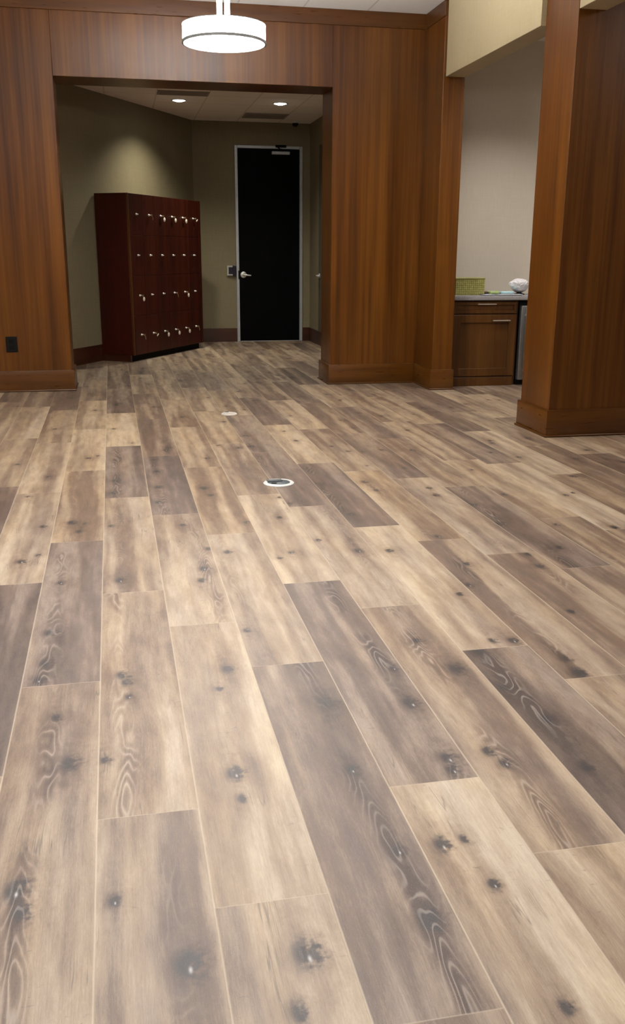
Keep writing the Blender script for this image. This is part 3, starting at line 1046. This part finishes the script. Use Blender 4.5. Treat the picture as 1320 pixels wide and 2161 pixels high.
b = MB()
b.lathe([(0, 0.006), (0.044, 0.006), (0.046, 0.003), (0.046, 0.0)], 40)
b.build('lid', M['tan_lid'], t, smooth=40)
b = MB()
b.box(-0.03, 0.0, 0.05, 0.075, 0.004, 0.012, 0.002, 2)
b.build('latch', M['slate'], t)

# ------------------------------------------------------------------ kitchenette in the alcove
CY = 8.84
t = thing('base_cabinet', 'brown shaker base cabinet with one drawer above one door beside the pilaster', 'cabinet', (3.203, CY, 0))
CWID = 0.735
b = MB()
b.box(0, CWID, 0.022, 0.62, 0.0, 0.852)
b.build('carcass', M['cabinet'], t)
b = MB()
b.box(0, CWID - 0.03, 0.0, 0.022, 0.0, 0.088, 0.002)
b.build('toe_board', M['cabinet'], t)


def shaker(mb, x0, x1, z0, z1, fw):
    mb.box(x0, x0 + fw, 0, 0.022, z0, z1, 0.002)
    mb.box(x1 - fw, x1, 0, 0.022, z0, z1, 0.002)
    mb.box(x0 + fw, x1 - fw, 0, 0.022, z0, z0 + fw, 0.002)
    mb.box(x0 + fw, x1 - fw, 0, 0.022, z1 - fw, z1, 0.002)
    mb.box(x0 + fw - 0.004, x1 - fw + 0.004, 0.015, 0.0215, z0 + fw - 0.004, z1 - fw + 0.004)


b = MB()
shaker(b, 0.045, 0.716, 0.727, 0.838, 0.030)
dr = b.build('drawer', M['cabinet'], t)
b = MB()
b.box(0.286, 0.483, -0.032, -0.022, 0.812, 0.822, 0.002, 2)
b.box(0.305, 0.313, -0.024, 0.0, 0.813, 0.821)
b.box(0.456, 0.464, -0.024, 0.0, 0.813, 0.821)
b.build('handle', M['satin'], dr)
b = MB()
shaker(b, 0.045, 0.716, 0.100, 0.712, 0.078)
dr = b.build('door', M['cabinet'], t)
b = MB()
b.box(0.452, 0.641, -0.032, -0.022, 0.650, 0.661, 0.002, 2)
b.box(0.470, 0.478, -0.024, 0.0, 0.651, 0.660)
b.box(0.615, 0.623, -0.024, 0.0, 0.651, 0.660)
b.build('handle', M['satin'], dr)

b = MB()
b.box(XE + 0.002, 6.48, CY - 0.025, 9.498, 0.856, 0.898, 0.003, 2)
tag(b.build('countertop', M['stone'], smooth=40), 'grey stone countertop over the brown cabinet in the alcove', 'countertop')

t = thing('refrigerator', 'undercounter stainless steel refrigerator beside the brown cabinet, mostly behind the pillar', 'refrigerator', (3.955, CY, 0))
b = MB()
b.box(0.0, 0.60, 0.03, 0.62, 0.0, 0.85)
b.build('body', M['black'], t)
b = MB()
b.box(0.004, 0.596, -0.025, 0.03, 0.055, 0.80, 0.008, 3)
b.build('door', M['steel'], t, smooth=40)
b = MB()
b.box(0.040, 0.064, -0.075, -0.055, 0.07, 0.785, 0.006, 3)
b.box(0.042, 0.062, -0.057, -0.025, 0.70, 0.72)
b.box(0.042, 0.062, -0.057, -0.025, 0.14, 0.16)
b.build('handle', M['satin'], t, smooth=40)

# things on the countertop
CZ = 0.8981
t = thing('storage_box', 'olive green patterned box with a thin lid rim on the countertop beside the pilaster', 'box', (3.465, 9.10, CZ))
b = MB()
b.box(-0.155, 0.155, -0.11, 0.11, 0.0, 0.158, 0.003)
b.build('box_body', M['box_paper'], t)
b = MB()
b.box(-0.159, 0.159, -0.114, 0.114, 0.158, 0.172, 0.003)
b.build('lid', M['box_rim'], t)
b = MB()
b.box(0, 0.40, 0, 0.26, 0, 0.010, 0.003)
o = b.build('folder', M['folder'])
o.location = (3.57, 8.86, CZ)
tag(o, 'dark grey folder lying flat on the countertop under the paper and packets', 'folder')
b = MB()
b.box(0, 0.11, 0, 0.08, 0, 0.002)
o = b.build('paper_sheet', M['paper'])
o.location = (3.575, 8.865, CZ + 0.0101)
o.rotation_euler = (0, 0, 0.1)
tag(o, 'small white paper sheet at the front corner of the dark folder', 'paper')
b = MB()
b.box(0, 0.24, 0, 0.10, 0, 0.002)
o = b.build('paper_sheet', M['paper'])
o.location = (3.74, 8.862, CZ + 0.0101)
o.rotation_euler = (0, 0, -0.03)
tag(o, 'long pale paper sheet on the dark folder in front of the packets', 'paper')
b = MB()
b.box(0, 0.105, 0, 0.09, 0, 0.028, 0.009, 3)
o = b.build('snack_packet', M['packet_green'], smooth=40)
o.location = (3.685, 8.99, CZ + 0.0101)
o.rotation_euler = (0, 0, 0.08)
tag(o, 'light green packet on the folder next to the pale blue packet', 'packet')
b = MB()
b.box(0, 0.135, 0, 0.09, 0, 0.026, 0.009, 3)
o = b.build('snack_packet', M['packet_blue'], smooth=40)
o.location = (3.806, 8.99, CZ + 0.0101)
o.rotation_euler = (0, 0, -0.06)
tag(o, 'pale blue packet on the folder near the crumpled white bundle', 'packet')
b = MB()
b.lathe([(0, -0.035), (0.010, -0.03), (0.014, 0.0), (0.012, 0.022), (0.004, 0.036), (0, 0.038)], 16, Matrix.Rotation(math.pi / 2, 4, 'Y'))
o = b.build('pen_pouch', M['pouch'], smooth=60)
o.location = (3.645, 9.03, CZ + 0.0101 + 0.014)
tag(o, 'small dark brown pouch lying between the olive box and green packet', 'pouch')

t = thing('snack_bowl', 'white crumpled bag heaped in a small silver bowl at the back of the countertop', 'bowl', (4.035, 9.08, CZ))
b = MB()
b.lathe([(0, 0), (0.055, 0), (0.055, 0.008), (0.03, 0.016), (0.02, 0.022), (0, 0.022)], 32)
b.build('foot', M['black'], t, smooth=40)
b = MB()
b.lathe([(0, 0.022), (0.03, 0.022), (0.065, 0.040), (0.088, 0.070), (0.092, 0.086), (0.088, 0.086), (0.06, 0.045), (0, 0.03)], 40)
b.build('bowl', M['chrome'], t, smooth=50)
sub = bmesh.new()
bmesh.ops.create_icosphere(sub, subdivisions=5, radius=1.0)
rr = random.Random(5)
dirs = [(Vector((rr.gauss(0, 1), rr.gauss(0, 1), rr.gauss(0, 1))).normalized(), rr.uniform(-0.16, 0.20), rr.uniform(5, 16)) for _ in range(26)]
for vtx in sub.verts:
    d = vtx.co.normalized()
    k = 1.0
    for (q, amp, sh) in dirs:
        k += amp * math.exp(-sh * (1 - d.dot(q)))
    k += 0.20 * (0.5 - abs(mnoise.noise(d * 2.6))) + 0.10 * (0.5 - abs(mnoise.noise(d * 6.0 + Vector((3, 1, 2)))))
    k *= 0.93
    vtx.co = Vector((d.x * 0.092 * k, d.y * 0.075 * k, d.z * 0.056 * k + 0.106))
b = MB()
b.merge(sub)
b.build('crumpled_bag', M['crumple'], t, smooth=28)
